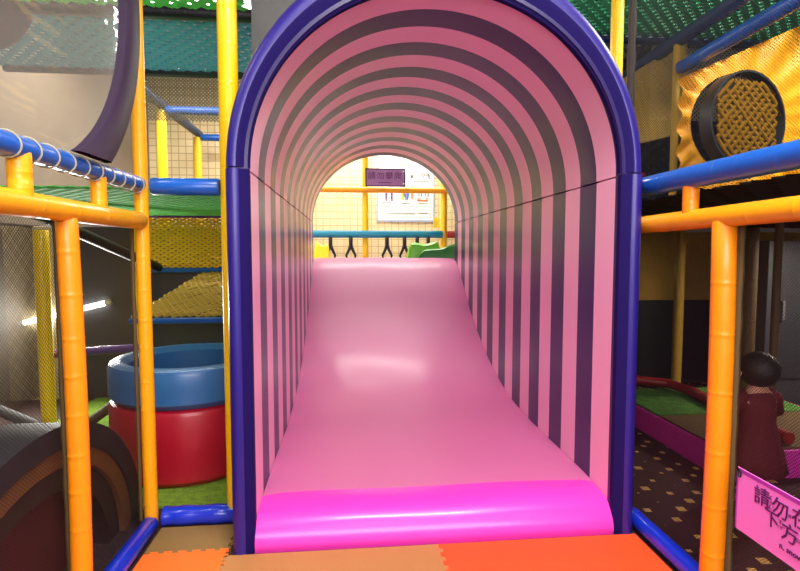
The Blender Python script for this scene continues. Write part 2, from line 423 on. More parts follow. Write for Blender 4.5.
# ================================================================ LEFT SIDE FRAME
LX = -.87
foam('foam_post', (LX, 1.683, .02), (LX, 1.683, 1.315), .031, 'orange', 'orange padded post of the left frame, the thick one nearest the camera', 'post', 'padded posts of the side frames', .125, .008)
foam('foam_post', (LX, 2.262, .02), (LX, 2.262, 3.3), .028, 'amber', 'tall amber padded corner post left of the striped tunnel', 'post', 'padded posts of the side frames', .13)
foam('foam_post', (-.518, 2.312, .02), (-.518, 2.312, 3.3), .041, 'yellow', 'thick tall yellow post standing against the left edge of the tunnel', 'post', 'padded posts of the side frames', .18)
foam('foam_rail', (LX, .5, 1.337), (LX, 2.24, 1.341), .035, 'amber', 'amber padded handrail of the left frame', 'rail', 'padded rails of the side frames', .2)
foam('foam_rail', (LX, .5, 1.478), (LX, 2.24, 1.492), .031, 'blue', 'blue padded rail of the left frame laced with white cord', 'rail', 'padded rails of the side frames', .3)
rail = bpy.data.objects['foam_rail.001']
for k in range(11):
    y = 1.325+k*.0875
    tie = bmesh.new(); sweep(tie, [V(LX+.0335*math.cos(a), y+.012*math.cos(a+.6), 1.4865+.0335*math.sin(a)) for a in [2*PI*i/20 for i in range(20)]], .0026, 6, closed=True)
    obj('white_tie', tie, M['cord'], rail, 'auto')
for k, y in enumerate((1.466, 1.895)):
    foam('foam_stub', (LX, y, 1.345), (LX, y, 1.478), .029 if k == 0 else .026, 'amber', ['short amber stub joining blue and amber rails at the far left', 'short amber stub joining blue and amber rails near the left corner post'][k], 'stub', 'stubs between the double rails', .05)
foam('foam_rail', (LX+.03, 2.3, 1.49), (-.56, 2.3, 1.49), .037, 'blue', 'blue padded crossbar between the left corner post and the tunnel', 'rail', 'padded rails of the side frames', .4)
tag(obj('floor_rail', foam_bm((LX, .5, .04), (LX, 2.25, .04), .036, .5), M['deepblue'], None, 'auto'), 'blue padded rail along the floor at the left side', 'rail', 'blue padded rails on the floor')
bm = bmesh.new(); pts = []; rad = []
for i in range(49):
    t = i/48; pts.append(V(LX+.04+t*(.345), 2.3, .045)); rad.append(.041+.0018*math.cos(t*PI*2*3.3+math.sin(t*7)))
sweep(bm, pts, rad, 20)
tag(obj('floor_rail', bm, M['deepblue'], None, 'auto'), 'puckered shiny blue padded sill at the foot of the left opening', 'rail', 'blue padded rails on the floor')
# nets of left side
nx = LX-.042
fine_net('side_net', [(nx,.5,.05),(nx,1.70,.05),(nx,1.70,1.31),(nx,.5,1.31)], M['net_left'], 'fine dark net under the left handrail, panel nearest the camera', [(1,2)], None, .008, 'hem')
fine_net('side_net', [(nx,1.73,.05),(nx,2.26,.05),(nx,2.26,1.31),(nx,1.73,1.31)], M['net_left'], 'fine dark net under the left handrail between the two amber posts', [(1,2)], None, .008, 'hem')
# bubble window
BY, BZ, BR = 1.349, 2.13, .816
bw = thing('bubble_window', 'round clear vinyl bubble window in a dark purple ring above the left rail', 'window', (LX, BY, 1.53))
bm = bmesh.new(); n = 96; pr = [(BR-.125,-.012),(BR-.125,.012),(BR-.115,.02),(BR-.012,.02),(BR,.01),(BR,-.012)]
def cut_low(bm, z):
    bmesh.ops.bisect_plane(bm, geom=bm.verts[:]+bm.edges[:]+bm.faces[:], plane_co=(0,0,z), plane_no=(0,0,-1), clear_outer=True)
rings = [[bm.verts.new((LX+.038+x, BY+r*math.cos(2*PI*i/n), BZ+r*math.sin(2*PI*i/n))) for r, x in pr] for i in range(n)]
for i in range(n):
    for j in range(len(pr)): bm.faces.new((rings[i][j], rings[i][(j+1)%len(pr)], rings[(i+1)%n][(j+1)%len(pr)], rings[(i+1)%n][j]))
cut_low(bm, 1.518)
obj('ring', bm, mat('dusky_purple_vinyl', (54,38,64), .6, spec=.3), bw, 'auto')
bm = bmesh.new(); prev = None; nr = 14
for k in range(nr+1):
    a = k/nr; r = (BR-.12)*math.sin(a*PI/2); x = LX+.03-.12*math.cos(a*PI/2)
    ring = [bm.verts.new((x, BY+r*math.cos(2*PI*i/n), BZ+r*math.sin(2*PI*i/n))) for i in range(n)] if k else [bm.verts.new((x, BY, BZ))]
    if k == 1: [bm.faces.new((prev[0], ring[i], ring[(i+1)%n])) for i in range(n)]
    elif k: [bm.faces.new((prev[i], ring[i], ring[(i+1)%n], prev[(i+1)%n])) for i in range(n)]
    prev = ring
cut_low(bm, 1.518)
obj('clear_dome', bm, M['clear'], bw, True)
# ================================================================ LEFT ROOM CONTENT
ar = thing('play_arch', 'low half round crawl arch with navy and brown bands behind the left net', 'arch', (-1.12, 1.7, 0))
def half_band(a0, b0, a1, b1, xa, xb):
    bm = bmesh.new(); n = 48; Rr = []
    for i in range(n+1):
        t = PI*i/n
        Rr.append([bm.verts.new((x, 1.7-a*math.cos(t), b*math.sin(t))) for (a, b, x) in ((a0,b0,xb),(a1,b1,xb),(a1,b1,xa),(a0,b0,xa))])
    for i in range(n):
        for j in range(4): bm.faces.new((Rr[i][j], Rr[i][(j+1)%4], Rr[i+1][(j+1)%4], Rr[i+1][j]))
    bm.faces.new(Rr[0]); bm.faces.new(Rr[-1]); return bm
obj('outer_band', half_band(.74,.63,.65,.55,-.98,-1.2), M['archnavy'], ar, 'auto')
obj('brown_band', half_band(.649,.549,.575,.485,-.99,-1.19), M['archbrown'], ar, 'auto')
obj('inner_band', half_band(.574,.484,.48,.40,-1.01,-1.19), M['archdark'], ar, 'auto')
bm = bmesh.new(); vs = [bm.verts.new((-1.1, 1.7-.479*math.cos(PI*i/32), .399*math.sin(PI*i/32)+.001)) for i in range(33)]
f = bm.faces.new(vs); r = bmesh.ops.extrude_face_region(bm, geom=[f])
for v in r['geom']:
    if isinstance(v, bmesh.types.BMVert): v.co.x -= .05
obj('back_panel', bm, M['archred'], ar)
def foam_ring(z0, z1, ro, ri, m, label, group):
    bm = bmesh.new(); h = z1-z0; b = .03
    pr = [(ri,z0+b),(ri+b,z0),(ro-b,z0),(ro,z0+b),(ro,z0+h*.5),(ro,z1-b),(ro-b*.3,z1-b*.3),(ro-b,z1),(ri+b,z1),(ri,z1-b)]
    n = 64; cx, cy = -.925, 3.05
    rings = [[bm.verts.new((cx+r*math.cos(2*PI*i/n), cy+r*math.sin(2*PI*i/n), z)) for r, z in pr] for i in range(n)]
    for i in range(n):
        for j in range(len(pr)): bm.faces.new((rings[i][j], rings[i][(j+1)%len(pr)], rings[(i+1)%n][(j+1)%len(pr)], rings[(i+1)%n][j]))
    tag(obj('foam_ring', bm, M[m], None, 'auto'), label, 'soft play ring', group)
foam_ring(.012, .41, .425, .325, 'red', 'large red padded ring standing on green turf, bottom of the stack', 'padded rings stacked into a barrel')
foam_ring(.412, .62, .425, .325, 'ringblue', 'large steel blue padded ring on top of the red one', 'padded rings stacked into a barrel')
tag(obj('turf_mat', bx((-2.1, 2.46, 0), (-.49, 4.41, .011)), M['turf']), 'bright green artificial turf under the red and blue rings', 'turf mat')
# green net deck overhead and nets
def cordnet(name, o, u, v, nu, nv, r, m, label, diamond=False, wob=0, cat='net', u2=None, flat=1):
    return tag(obj(name, net_bm(o, u, v, nu, nv, r, diamond, wob, u2, flat), m, None, True), label, cat)
greenc = mat('green_net_cord', (90,215,95), .7); tealc = mat('teal_net_cord', (60,150,185), .7); yelc = mat('yellow_net_cord', (250,200,50), .7)
blackc = mat('black_webbing', (20,18,20), .7)
cordnet('deck_net', (-1.63, 2.42, 1.5), (1.12,0,0), (0,1.76,0), 14, 22, .016, greenc, 'green cord net deck behind the blue crossbar left of the tunnel', True, .004, flat=.3)
foam('foam_bar', (-1.65, 4.24, 1.5), (-.5, 4.24, 1.5), .018, 'purple', 'thin purple bar between the green deck net and the yellow net', 'bar', None, .15)
cordnet('climbing_net', (-1.65, 4.26, 1.09), (1.15,0,0), (0,.03,.4), 20, 12, .011, yelc, 'yellow cord climbing net hanging under the purple bar', True, .008)
foam('foam_bar', (-1.65, 4.26, 1.07), (-.5, 4.26, 1.07), .02, 'blue', 'thin blue bar at the foot of the hanging yellow net', 'bar', 'thin blue bars of the climbing nets', .15)
cordnet('climbing_net', (-1.5, 3.66, .77), (.99,0,0), (.33,.56,.28), 18, 14, .009, mat('olive_net_cord', (205,165,65), .7), 'sloping olive yellow climbing net between the two thin blue bars', True, .006, 'net', (.66,0,0))
foam('foam_bar', (-1.5, 3.63, .745), (-.5, 3.63, .745), .02, 'blue', 'thin blue bar at the foot of the sloping yellow net above the rings', 'bar', 'thin blue bars of the climbing nets', .15)
foam('foam_post', (-1.70, 4.29, .01), (-1.70, 4.29, 1.5), .03, 'yellow', 'yellow padded post at the left end of the climbing nets', 'post', 'padded posts in the left room')
foam('foam_bar', (-1.75, 2.9, 1.46), (-1.5, 4.2, 1.09), .035, 'black', 'dark slanting padded bar beside the yellow climbing net', 'bar')
tag(obj('padded_screen', bx((-2.78, 4.42, .0), (-2.2, 4.48, 1.42), .01), M['beigepad']), 'beige padded screen at far left behind the yellow post', 'screen')
tag(obj('padded_screen', bx((-2.19, 4.42, .0), (-1.0, 4.48, 1.42), .01), M['darkpanel']), 'charcoal padded screen standing behind the climbing nets', 'screen')
foam('foam_post', (-2.08, 3.7, .01), (-2.08, 3.7, 1.36), .045, 'yellow', 'yellow padded post seen through the near left net', 'post', 'padded posts in the left room')
foam('foam_bar', (-2.08, 3.78, .5), (-1.45, 3.9, .52), .03, 'purple', 'purple padded bar behind the near left net', 'bar')
foam('foam_bar', (-2.7, 3.9, .16), (-2.0, 3.55, .03), .035, 'greypad', 'mauve grey padded pipe lying near the floor at far left', 'bar', 'padded pipes on the left room floor')
foam('foam_bar', (-2.7, 3.2, .17), (-1.5, 2.62, .05), .04, 'greypad', 'grey padded pipe lying behind the low crawl arch', 'bar', 'padded pipes on the left room floor')
foam('foam_bar', (-1.75, 2.9, .05), (-1.45, 3.75, .3), .03, 'brown', 'brown padded pipe leading up beside the red ring', 'bar')
# left room net on its wall, lamp, and a tube for a lamp's reflection
fine_net('wall_net', [(-2.55,2.0,.03),(-2.55,6.2,.03),(-2.55,6.2,1.42),(-2.55,2.0,1.42)], mesh_net('beige_room_net', (70,60,46), .028, .3), 'coarse dark net before the beige left wall', [(1,2),(2,3)])
def glow_tube(name, p0, p1, label, r=.02):
    p0, p1 = Vector(p0), Vector(p1); d = (p1-p0).normalized()
    t = thing(name, label, 'lamp', (p0+p1)/2, 'fluorescent tube lamps and lamp reflection stand-ins')
    obj('lamp_or_reflection_tube', sweep(bmesh.new(), [p0, p1], r, 12), M['lamp'], t, 'auto')
    for p, s in ((p0, -1), (p1, 1)): obj('end_cap', sweep(bmesh.new(), [p, p+d*.04*s], r*1.15, 12), M['white'], t, 'auto')
glow_tube('glow_tube', (-2.62, 4.385, .646), (-1.99, 4.385, .80), 'glowing tube standing in for a lamp reflection low on the padded screens seen through the left net')  # glow strip for a ceiling lamp mirrored in a shiny panel
glow_tube('glow_tube', (-1.3, 7.3, 3.3), (-.5, 7.3, 3.3), 'glowing tube lamp high beyond the teal deck net')
# upper level of left room
cordnet('deck_net', (-2.4, 3.02, 2.5), (1.85,0,0), (0,.86,0), 20, 9, .026, tealc, 'teal cord net deck high between two black bars left of the tunnel', True, .004, flat=.15)
cordnet('deck_net', (-2.4, 2.3, 2.5), (1.85,0,0), (0,.6,0), 20, 7, .026, greenc, 'green cord net deck at the top left nearest the camera', True, .004, flat=.15)
foam('foam_bar', (-2.4, 2.97, 2.5), (-.5, 2.97, 2.5), .035, 'black', 'black padded bar between green and teal deck nets', 'bar', 'black padded bars of the high deck')
foam('foam_bar', (-2.4, 3.93, 2.5), (-.5, 3.93, 2.5), .03, 'black', 'black padded bar at the far edge of the teal deck net', 'bar', 'black padded bars of the high deck')
fine_net('wall_net', [(-1.9,4.6,2.32),(-.5,4.6,2.32),(-.5,4.6,2.75),(-1.9,4.6,2.75)], mesh_net('grey_net', (150,140,120), .03, .4, .7, True, 'xz'), 'pale grey net hanging under the far black bar', [])
foam('foam_rail', (-2.0, 4.4, 2.78), (-2.0, 7.2, 2.78), .05, 'navy', 'navy sloping-away guard rail above yellow posts at left', 'rail', None, .3)
for y in (5.8, 7.1):
    foam('foam_post', (-2.0, y, .01), (-2.0, y, 2.72), .05, 'yellow', ['yellow padded post under the navy guard rail, the nearer one', 'yellow padded post under the navy guard rail, the farther one'][y > 6], 'post', 'padded posts in the left room')
foam('foam_bar', (-1.95, 5.8, 2.72), (-.5, 5.8, 2.72), .045, 'blue', 'blue crossbar at the top of the nearer yellow post', 'bar', 'blue crossbars under the guard rail')
foam('foam_bar', (-1.95, 7.1, 2.72), (-.5, 7.1, 2.72), .045, 'blue', 'blue crossbar at the top of the farther yellow post', 'bar', 'blue crossbars under the guard rail')
# porthole on the far side of bubble
bm = bmesh.new(); n = 48; pr = [(.40,-.02),(.40,.02),(.68,.02),(.68,-.02)]
rings = [[bm.verts.new((-1.75+x, 2.5+r*math.cos(2*PI*i/n), 2.82+r*math.sin(2*PI*i/n))) for r, x in pr] for i in range(n)]
for i in range(n):
    for j in range(4): bm.faces.new((rings[i][j], rings[i][(j+1)%4], rings[(i+1)%n][(j+1)%4], rings[(i+1)%n][j]))
tag(obj('porthole_ring', bm, mat('dark_plum_vinyl', (62,36,70), .5), None, 'auto'), 'dark plum ring seen far behind the clear bubble window', 'ring')
bm = bmesh.new(); f_ = bm.faces.new([bm.verts.new(p) for p in ((-.49,2.72,1.6),(-.42,2.72,1.86),(-.2,2.72,2.2),(-.2,2.72,3.3),(-.49,2.72,3.3))]); g_ = bmesh.ops.extrude_face_region(bm, geom=[f_])
for v in g_['geom']:
    if isinstance(v, bmesh.types.BMVert): v.co.y += .06
tag(obj('padded_screen', bm, M['greypad']), 'grey wrinkled padded screen between yellow post and tunnel top', 'screen')
foam('foam_post', (-.16, 2.92, 2.32), (-.16, 2.92, 3.4), .035, 'yellow', 'yellow post peeking over the top left of the tunnel arch', 'post')
tag(obj('pipe_sleeve', sweep(bmesh.new(), [(-.28,2.83,3.1),(-.22,2.84,2.75),(-.15,2.84,2.55),(0,2.84,2.55)], .035, 12), M['purple'], None, 'auto'), 'crumpled purple sleeve wrapped over the yellow post above the arch', 'sleeve')
tag(obj('padded_screen', bx((-.1, 3.0, 2.42), (.3, 3.05, 3.4), .01), mat('dark_teal_panel', (6,60,64), .5)), 'dark teal screen glimpsed above the tunnel arch', 'screen')

# ================================================================ RIGHT SIDE FRAME
RX = 1.245
foam('foam_post', (RX, 1.622, .02), (RX, 1.622, 1.315), .0375, 'orange', 'orange padded post of the right frame before the dark room', 'post', 'padded posts of the side frames', .2, .008)
foam('foam_rail', (RX, .55, 1.338), (RX, 2.12, 1.328), .036, 'amber', 'amber padded handrail of the right frame', 'rail', 'padded rails of the side frames', .2)
foam('foam_rail', (RX, .55, 1.478), (RX, 2.12, 1.488), .041, 'blue', 'thick smooth blue padded rail of the right frame', 'rail', 'padded rails of the side frames', .28)
foam('foam_stub', (RX, 1.80, 1.345), (RX, 1.80, 1.455), .028, 'orange', 'short orange stub between blue and amber rails of the right frame', 'stub', 'stubs between the double rails', .05)
tag(obj('floor_rail', foam_bm((RX, .55, .04), (RX, 2.13, .04), .036, .4), M['deepblue'], None, 'auto'), 'blue padded rail along the floor at the right side', 'rail', 'blue padded rails on the floor')
rx = RX+.045
fine_net('side_net', [(rx,.55,.05),(rx,1.60,.05),(rx,1.60,1.31),(rx,.55,1.31)], M['net_black'], 'fine black net below the right handrail nearest the camera', [(1,2)], None, .011, 'hem')
fine_net('side_net', [(rx,1.67,.05),(rx,2.3,.05),(rx,2.3,1.31),(rx,1.67,1.31)], M['net_black'], 'fine black net below the right handrail beside the tunnel', [])
fine_net('side_net', [(rx,.55,1.53),(rx,2.32,1.53),(rx,2.32,3.3),(rx,.55,3.3)], M['net_black'], 'tall fine black net rising above the right blue rail', [(1,2)], None, .016)
foam('foam_post', (1.575, 3.0, .02), (1.575, 3.0, 3.4), .036, 'yellow', 'bright yellow post rising behind the right shoulder of the tunnel arch', 'post')

# pink notice on the right net
SX = 1.203
sg = thing('notice_sign', 'pink notice board with purple characters tied to the lower right net', 'sign', (SX, 1.24, .342))
bd = obj('board', bx((SX, .98, .345), (SX+.005, 1.468, .54)), M['signpink'], sg)
fb = bmesh.new()
for a, b in (((.98,.528),(1.468,.54)), ((1.463,.345),(1.468,.54)), ((.98,.345),(.985,.54))): box(fb, (SX-.001, a[0], a[1]), (SX+.0, b[0], b[1]))
obj('border', fb, mat('purple_sign_border', (170,50,170), .4), sg)
lt = bmesh.new()
def on_sign(s, y, z, size): merge(lt, text_bm(s, size), Matrix.Translation((SX-.0015, y, z)) @ Matrix(((0,0,-1,0),(-1,0,0,0),(0,1,0,0),(0,0,0,1))))
for s, y, z, sz in (('請',1.368,.487,.06),('勿',1.302,.484,.06),('在',1.235,.486,.06),('下',1.33,.44,.054),('方',1.268,.43,.058),('ㄑ',1.336,.502,.016),('ㄧ',1.336,.489,.016),('ㄥˇ',1.334,.476,.016),('ㄨˋ',1.268,.482,.014),('ㄒ',1.30,.45,.014),('ㄧㄚˋ',1.299,.436,.012),('ㄈㄤ',1.238,.43,.011)):
    on_sign(s, y, z, sz)
on_sign('n, snow', 1.262, .385, .024)
obj('lettering', lt, M['ink'], bd)
tb = bmesh.new(); sweep(tb, [V(SX-.004+.012*math.sin(a)*0, 1.454+.006*math.cos(a), .525+.012*math.sin(a)) for a in [2*PI*i/14 for i in range(14)]], .0022, 6, closed=True)
obj('cable_tie', tb, M['padblack'], sg, 'auto')

# ================================================================ RIGHT ROOM CONTENT
tag(obj('dappled_carpet', bx((1.31, .4, 0), (4.2, 4.4, .012)), M['carpet']), 'maroon carpet with painted spots of light in the dark right room', 'carpet')
pb = thing('low_platform', 'low platform with magenta padded side and green turf top in the right room', 'platform', (2.6, 3.1, 0))
obj('padded_side', bx((1.93, 2.45, .013), (3.05, 3.68, .165), .01), M['magbox'], pb)
obj('turf_top', bx((1.95, 3.05, .166), (3.0, 3.66, .178)), M['turfdark'], pb)
obj('brown_top', bx((1.95, 2.47, .166), (3.0, 3.04, .176)), mat('brown_platform_mat', (96,70,30), .8), pb)
tag(obj('padded_pipe', sweep(bmesh.new(), [(1.5,3.72,.23),(2.2,3.72,.23),(2.38,3.62,.225),(2.42,3.4,.22),(2.36,2.9,.212),(2.34,2.5,.212)], .034, 14), M['redtube'], None, 'auto'), 'dark red padded pipe lying around the turf platform', 'pipe')
pw = thing('padded_wall', 'two tone partition, mustard above and black below, in the right room', 'partition', (2.7, 4.55, 0))
obj('upper_panel', bx((1.3, 4.5, .77), (4.3, 4.6, 1.4), .005), M['padcream'], pw)
obj('lower_panel', bx((1.3, 4.5, .013), (4.3, 4.6, .768), .005), M['padblack'], pw)
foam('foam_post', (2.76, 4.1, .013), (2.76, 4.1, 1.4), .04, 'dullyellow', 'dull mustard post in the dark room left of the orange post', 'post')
foam('foam_post', (2.27, 2.55, .18), (2.27, 2.55, 1.38), .02, 'brown', 'dark brown post close behind the orange post', 'post')
foam('foam_post', (2.73, 3.3, .18), (2.73, 3.3, 1.38), .05, 'brown', 'wide brown post beside the dark grey panel', 'post')
dg = thing('grey_cabinet', 'dark grey tall cabinet panel at the right edge of the dark room', 'cabinet', (3.6, 3.7, 0))
obj('body', bx((3.13, 3.6, .013), (4.1, 3.8, 1.3), .01), M['door'], dg)
cd = obj('door', bx((3.17, 3.585, .25), (4.05, 3.6, 1.25), .005), mat('charcoal_door', (44,46,50), .45), dg)
obj('handle', bx((3.23, 3.56, .7), (3.25, 3.585, .85), .005), M['greypad'], cd)
tag(obj('deck_net', net_bm((1.31, .8, 1.44), (2.9,0,0), (0,3.68,0), 22, 28, .041, True, .004, None, .1), blackc, None), 'black webbing deck overhead showing small gaps of light at right', 'net')
# orange drape with round crawl hole
HX, HZ, HY = 2.45, 2.03, 3.12
dr = thing('net_drape', 'orange gathered net drape around a round black crawl hole at upper right', 'net drape', (HX, HY, 1.5))
bm = bmesh.new(); na, nr = 96, 14; rows = []
for k in range(nr+1):
    row = []
    for i in range(na):
        a = 2*PI*i/na; ca, sa = math.cos(a), math.sin(a)
        x0, x1, z0, z1 = 2.06-HX, 3.6-HX, 1.62-HZ, 2.78-HZ
        R_ = min((x1 if ca > 0 else x0)/ca if abs(ca) > 1e-6 else 9, (z1 if sa > 0 else z0)/sa if abs(sa) > 1e-6 else 9)
        t = k/nr; r = .312+(R_-.312)*t
        x, z = HX+r*ca, HZ+r*sa
        if z > 2.30+(x-2.06)*.44: z = 2.30+(x-2.06)*.44
        y = HY+.028*math.sin(a*22+math.sin(a*3)*2)*min(1, t*2.2)+.02*math.sin(x*9)*min(1, t*2)
        row.append(bm.verts.new((x, y, z)))
    rows.append(row)
for k in range(nr):
    for i in range(na): bm.faces.new((rows[k][i], rows[k][(i+1)%na], rows[k+1][(i+1)%na], rows[k+1][i]))
obj('drape_cloth', bm, M['drape'], dr, True)
bm = bmesh.new(); n = 56; pr = [(.292,-.085),(.306,-.085),(.306,.0),(.292,.0)]
rings = [[bm.verts.new((HX+r*math.cos(2*PI*i/n), HY+y, HZ+r*math.sin(2*PI*i/n))) for r, y in pr] for i in range(n)]
for i in range(n):
    for j in range(4): bm.faces.new((rings[i][j], rings[i][(j+1)%4], rings[(i+1)%n][(j+1)%4], rings[(i+1)%n][j]))
RZ = Matrix.Translation((HX,HY,HZ)) @ Matrix.Rotation(.2, 4, 'Z') @ Matrix.Translation((-HX,-HY,-HZ))
bm.transform(RZ)
obj('black_hoop', bm, mat('black_hoop_vinyl', (20,26,34), .5), dr, 'auto')
bm = net_bm((HX-.3, HY-.07, HZ-.3), (.6,0,0), (0,0,.6), 10, 10, .017, True, .011, None, .3)
bmesh.ops.delete(bm, geom=[v for v in bm.verts if math.hypot(v.co.x-HX, v.co.z-HZ) > .296], context='VERTS')
bm.transform(RZ)
obj('hole_net', bm, mat('brown_net_cord', (112,78,8), .95, spec=.1), dr, True)
foam('foam_rail', (2.18, 3.3, 2.43), (2.18, .8, 2.46), .042, 'blue', 'blue guard rail running over the orange drape toward the camera', 'rail', 'blue guard rails at upper right', .35)
foam('foam_rail', (2.2, 4.05, 2.62), (2.2, .8, 2.69), .045, 'navy', 'navy guard rail just under the green deck net', 'rail', 'blue guard rails at upper right', .35)
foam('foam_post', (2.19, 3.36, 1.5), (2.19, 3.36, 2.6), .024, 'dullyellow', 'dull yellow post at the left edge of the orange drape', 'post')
tag(obj('khaki_net', quad_bm((1.7,3.6,1.9),(2.42,3.6,2.08),(2.42,3.6,2.74),(1.7,3.6,2.3)), M['khakinet']), 'khaki net panel hanging left of the orange drape', 'net')
foam('foam_bar', (1.7, 3.62, 1.92), (2.45, 3.62, 2.1), .015, 'navy', 'thin navy cord edge under the khaki net panel', 'bar')
foam('foam_bar', (1.5, 3.9, 1.78), (2.3, 3.9, 1.82), .022, 'redtube', 'pale red bar below the khaki net panel', 'bar')
cordnet('deck_net', (1.2, 2.75, 2.9), (2.4,0,0), (0,1.2,0), 26, 13, .025, mat('sea_green_net_cord', (80,200,140), .7), 'sea green cord net deck at the top right of the tunnel', True, .004, flat=.15)
foam('foam_bar', (1.0, 4.0, 2.9), (4.0, 4.0, 2.9), .04, 'navy', 'navy bar at the far edge of the sea green deck net', 'bar')
tag(obj('webbing_wall', net_bm((1.3, 4.3, 1.5), (2.9,0,0), (0,0,1.9), 34, 22, .026, True, .003), mat('dark_navy_webbing', (26,28,40), .7), None), 'dark webbing net wall behind the drape with pale gaps', 'net')
fine_net('wall_net', [(2.45,4.1,2.3),(3.6,4.1,2.3),(3.6,4.1,3.5),(2.45,4.1,3.5)], mesh_net('grey_dotted_net', (150,140,130), .035, .45, .7, True, 'xz'), 'grey net between the two blue guard rails at upper right', [])

# child
def skin(name, pts, edges, m, parent, sub=2):
    me = bpy.data.meshes.new(name); me.from_pydata([p[:3] for p in pts], edges, []); o = bpy.data.objects.new(name, me); C.objects.link(o)
    md = o.modifiers.new('s', 'SKIN'); md.use_smooth_shade = True
    for i, p in enumerate(pts):
        sv = me.skin_vertices[0].data[i]; rr = p[3]; sv.radius = rr if isinstance(rr, tuple) else (rr, rr); sv.use_root = (i == 0)
    s = o.modifiers.new('u', 'SUBSURF'); s.levels = sub; s.render_levels = sub
    dgr = bpy.context.evaluated_depsgraph_get(); nm = bpy.data.meshes.new_from_object(o.evaluated_get(dgr)); bpy.data.objects.remove(o)
    o = bpy.data.objects.new(name, nm); C.objects.link(o); nm.materials.append(m); nm.polygons.foreach_set('use_smooth', [True]*len(nm.polygons))
    if parent: o.parent = parent; o.matrix_parent_inverse = parent.matrix_world.inverted()
    return o
CX, CY = 1.885, 2.2
ch = skin('person', [(CX,CY,.36,.06),(CX,CY,.47,.062),(CX,CY,.545,.055),(CX,CY,.585,.028),(CX,CY+.005,.655,.07),(CX,CY,.70,.05),
    (CX-.07,CY,.535,.026),(CX-.115,CY+.03,.45,.022),(CX-.10,CY+.10,.39,.017),(CX-.095,CY+.12,.375,.016),
    (CX+.07,CY,.535,.026),(CX+.12,CY+.03,.46,.022),(CX+.10,CY+.10,.40,.017),(CX+.095,CY+.12,.385,.016),
    (CX-.045,CY,.27,.042),(CX-.045,CY,.15,.03),(CX-.045,CY,.045,.022),(CX-.045,CY+.055,.035,.02),
    (CX+.045,CY,.27,.042),(CX+.045,CY,.15,.03),(CX+.045,CY,.045,.022),(CX+.045,CY+.055,.035,.02)],
    [(0,1),(1,2),(2,3),(3,4),(4,5),(2,6),(6,7),(7,8),(8,9),(2,10),(10,11),(11,12),(12,13),(0,14),(14,15),(15,16),(16,17),(0,18),(18,19),(19,20),(20,21)], M['skin'], None)
tag(ch, 'small child with short black hair in a dark red dress, facing away, in right room', 'person')
def kid(name, bm, m): return obj(name, bm, m, ch, True)
for s, bz in ((-1, .375), (1, .385)):
    for q in range(4):
        x = CX+s*(.107-.009*q); ln = (.03,.034,.033,.026)[q]
        kid('finger', sweep(bmesh.new(), [(x,CY+.12,bz),(x,CY+.125+ln*.6,bz-.005),(x,CY+.125+ln,bz-.015)], [.0055,.005,.004], 6), M['skin'])
    kid('thumb', sweep(bmesh.new(), [(CX+s*.085,CY+.112,bz),(CX+s*.068,CY+.135,bz-.005),(CX+s*.066,CY+.148,bz-.01)], [.006,.0055,.0045], 6), M['skin'])
bm = bmesh.new(); n = 40; rows = []
for z, rx_, ry_ in ((.565,.05,.04),(.55,.085,.055),(.5,.085,.066),(.42,.085,.07),(.34,.105,.088),(.26,.125,.105),(.19,.14,.118),(.185,.13,.108)):
    rows.append([bm.verts.new((CX+rx_*math.cos(2*PI*i/n)*(1+(.04*math.sin(i*PI*2*9/n) if z < .4 else 0)), CY+ry_*math.sin(2*PI*i/n)*(1+(.04*math.sin(i*PI*2*9/n) if z < .4 else 0)), z)) for i in range(n)])
for a, b in zip(rows, rows[1:]):
    for i in range(n): bm.faces.new((a[i], a[(i+1)%n], b[(i+1)%n], b[i]))
for s in (-1, 1):
    sweep(bm, [(CX+s*.055,CY,.545),(CX+s*.085,CY+.005,.53),(CX+s*.122,CY+.03,.455)], [.036,.04,.036], 14)
obj('dress', bm, M['dress'], ch, True)
bm = bmesh.new(); bmesh.ops.create_uvsphere(bm, u_segments=28, v_segments=18, radius=1)
for v in list(bm.verts):
    c = v.co; v.co = V(CX+c.x*.086*(1+.03*math.sin(c.z*9+c.x*7)), CY-.006+c.y*.084, .668+c.z*.083)
bmesh.ops.delete(bm, geom=[v for v in bm.verts if v.co.y > CY+.035 and v.co.z < .69], context='VERTS')
obj('hair', bm, M['hair'], ch, True)
def ball(x, y, z, r): b_ = bmesh.new(); bmesh.ops.create_icosphere(b_, subdivisions=2, radius=r, matrix=Matrix.Translation((x, y, z))); return b_
for s in (-1, 1):
    kid('eye', ball(CX+s*.027, CY+.072, .66, .008), M['hair']); kid('ear', ball(CX+s*.08, CY+.012, .65, .014), M['skin'])
kid('nose', ball(CX, CY+.078, .643, .009), M['skin'])
fa = bmesh.new(); box(fa, (CX-.016, CY+.07, .62), (CX+.016, CY+.077, .626), .002)
obj('mouth', fa, M['archred'], ch, True)

# ================================================================ BEYOND THE TUNNEL
foam('foam_rail', (-.9, 6.5, 1.44), (1.16, 6.5, 1.44), .047, 'teal', 'teal padded rail crossing beyond the end of the tunnel', 'rail', 'rails beyond the tunnel', .5)
foam('foam_rail', (-.9, 6.5, 1.99), (1.9, 6.5, 1.99), .036, 'amber', 'amber rail crossing high beyond the end of the tunnel', 'rail', 'rails beyond the tunnel', .5)
foam('foam_post', (.185, 6.58, 1.147), (.185, 6.58, 3.3), .037, 'yellow', 'yellow post beyond the tunnel behind the purple sign', 'post', 'posts beyond the tunnel')
foam('foam_post', (1.19, 6.58, 1.147), (1.19, 6.58, 3.3), .042, 'yellow', 'yellow post beyond the tunnel at the right end of the teal rail', 'post', 'posts beyond the tunnel')
foam('foam_rail', (1.22, 6.5, 1.44), (1.9, 6.5, 1.43), .045, 'redtube', 'red orange rail end past the right yellow post beyond the tunnel', 'rail', 'rails beyond the tunnel')
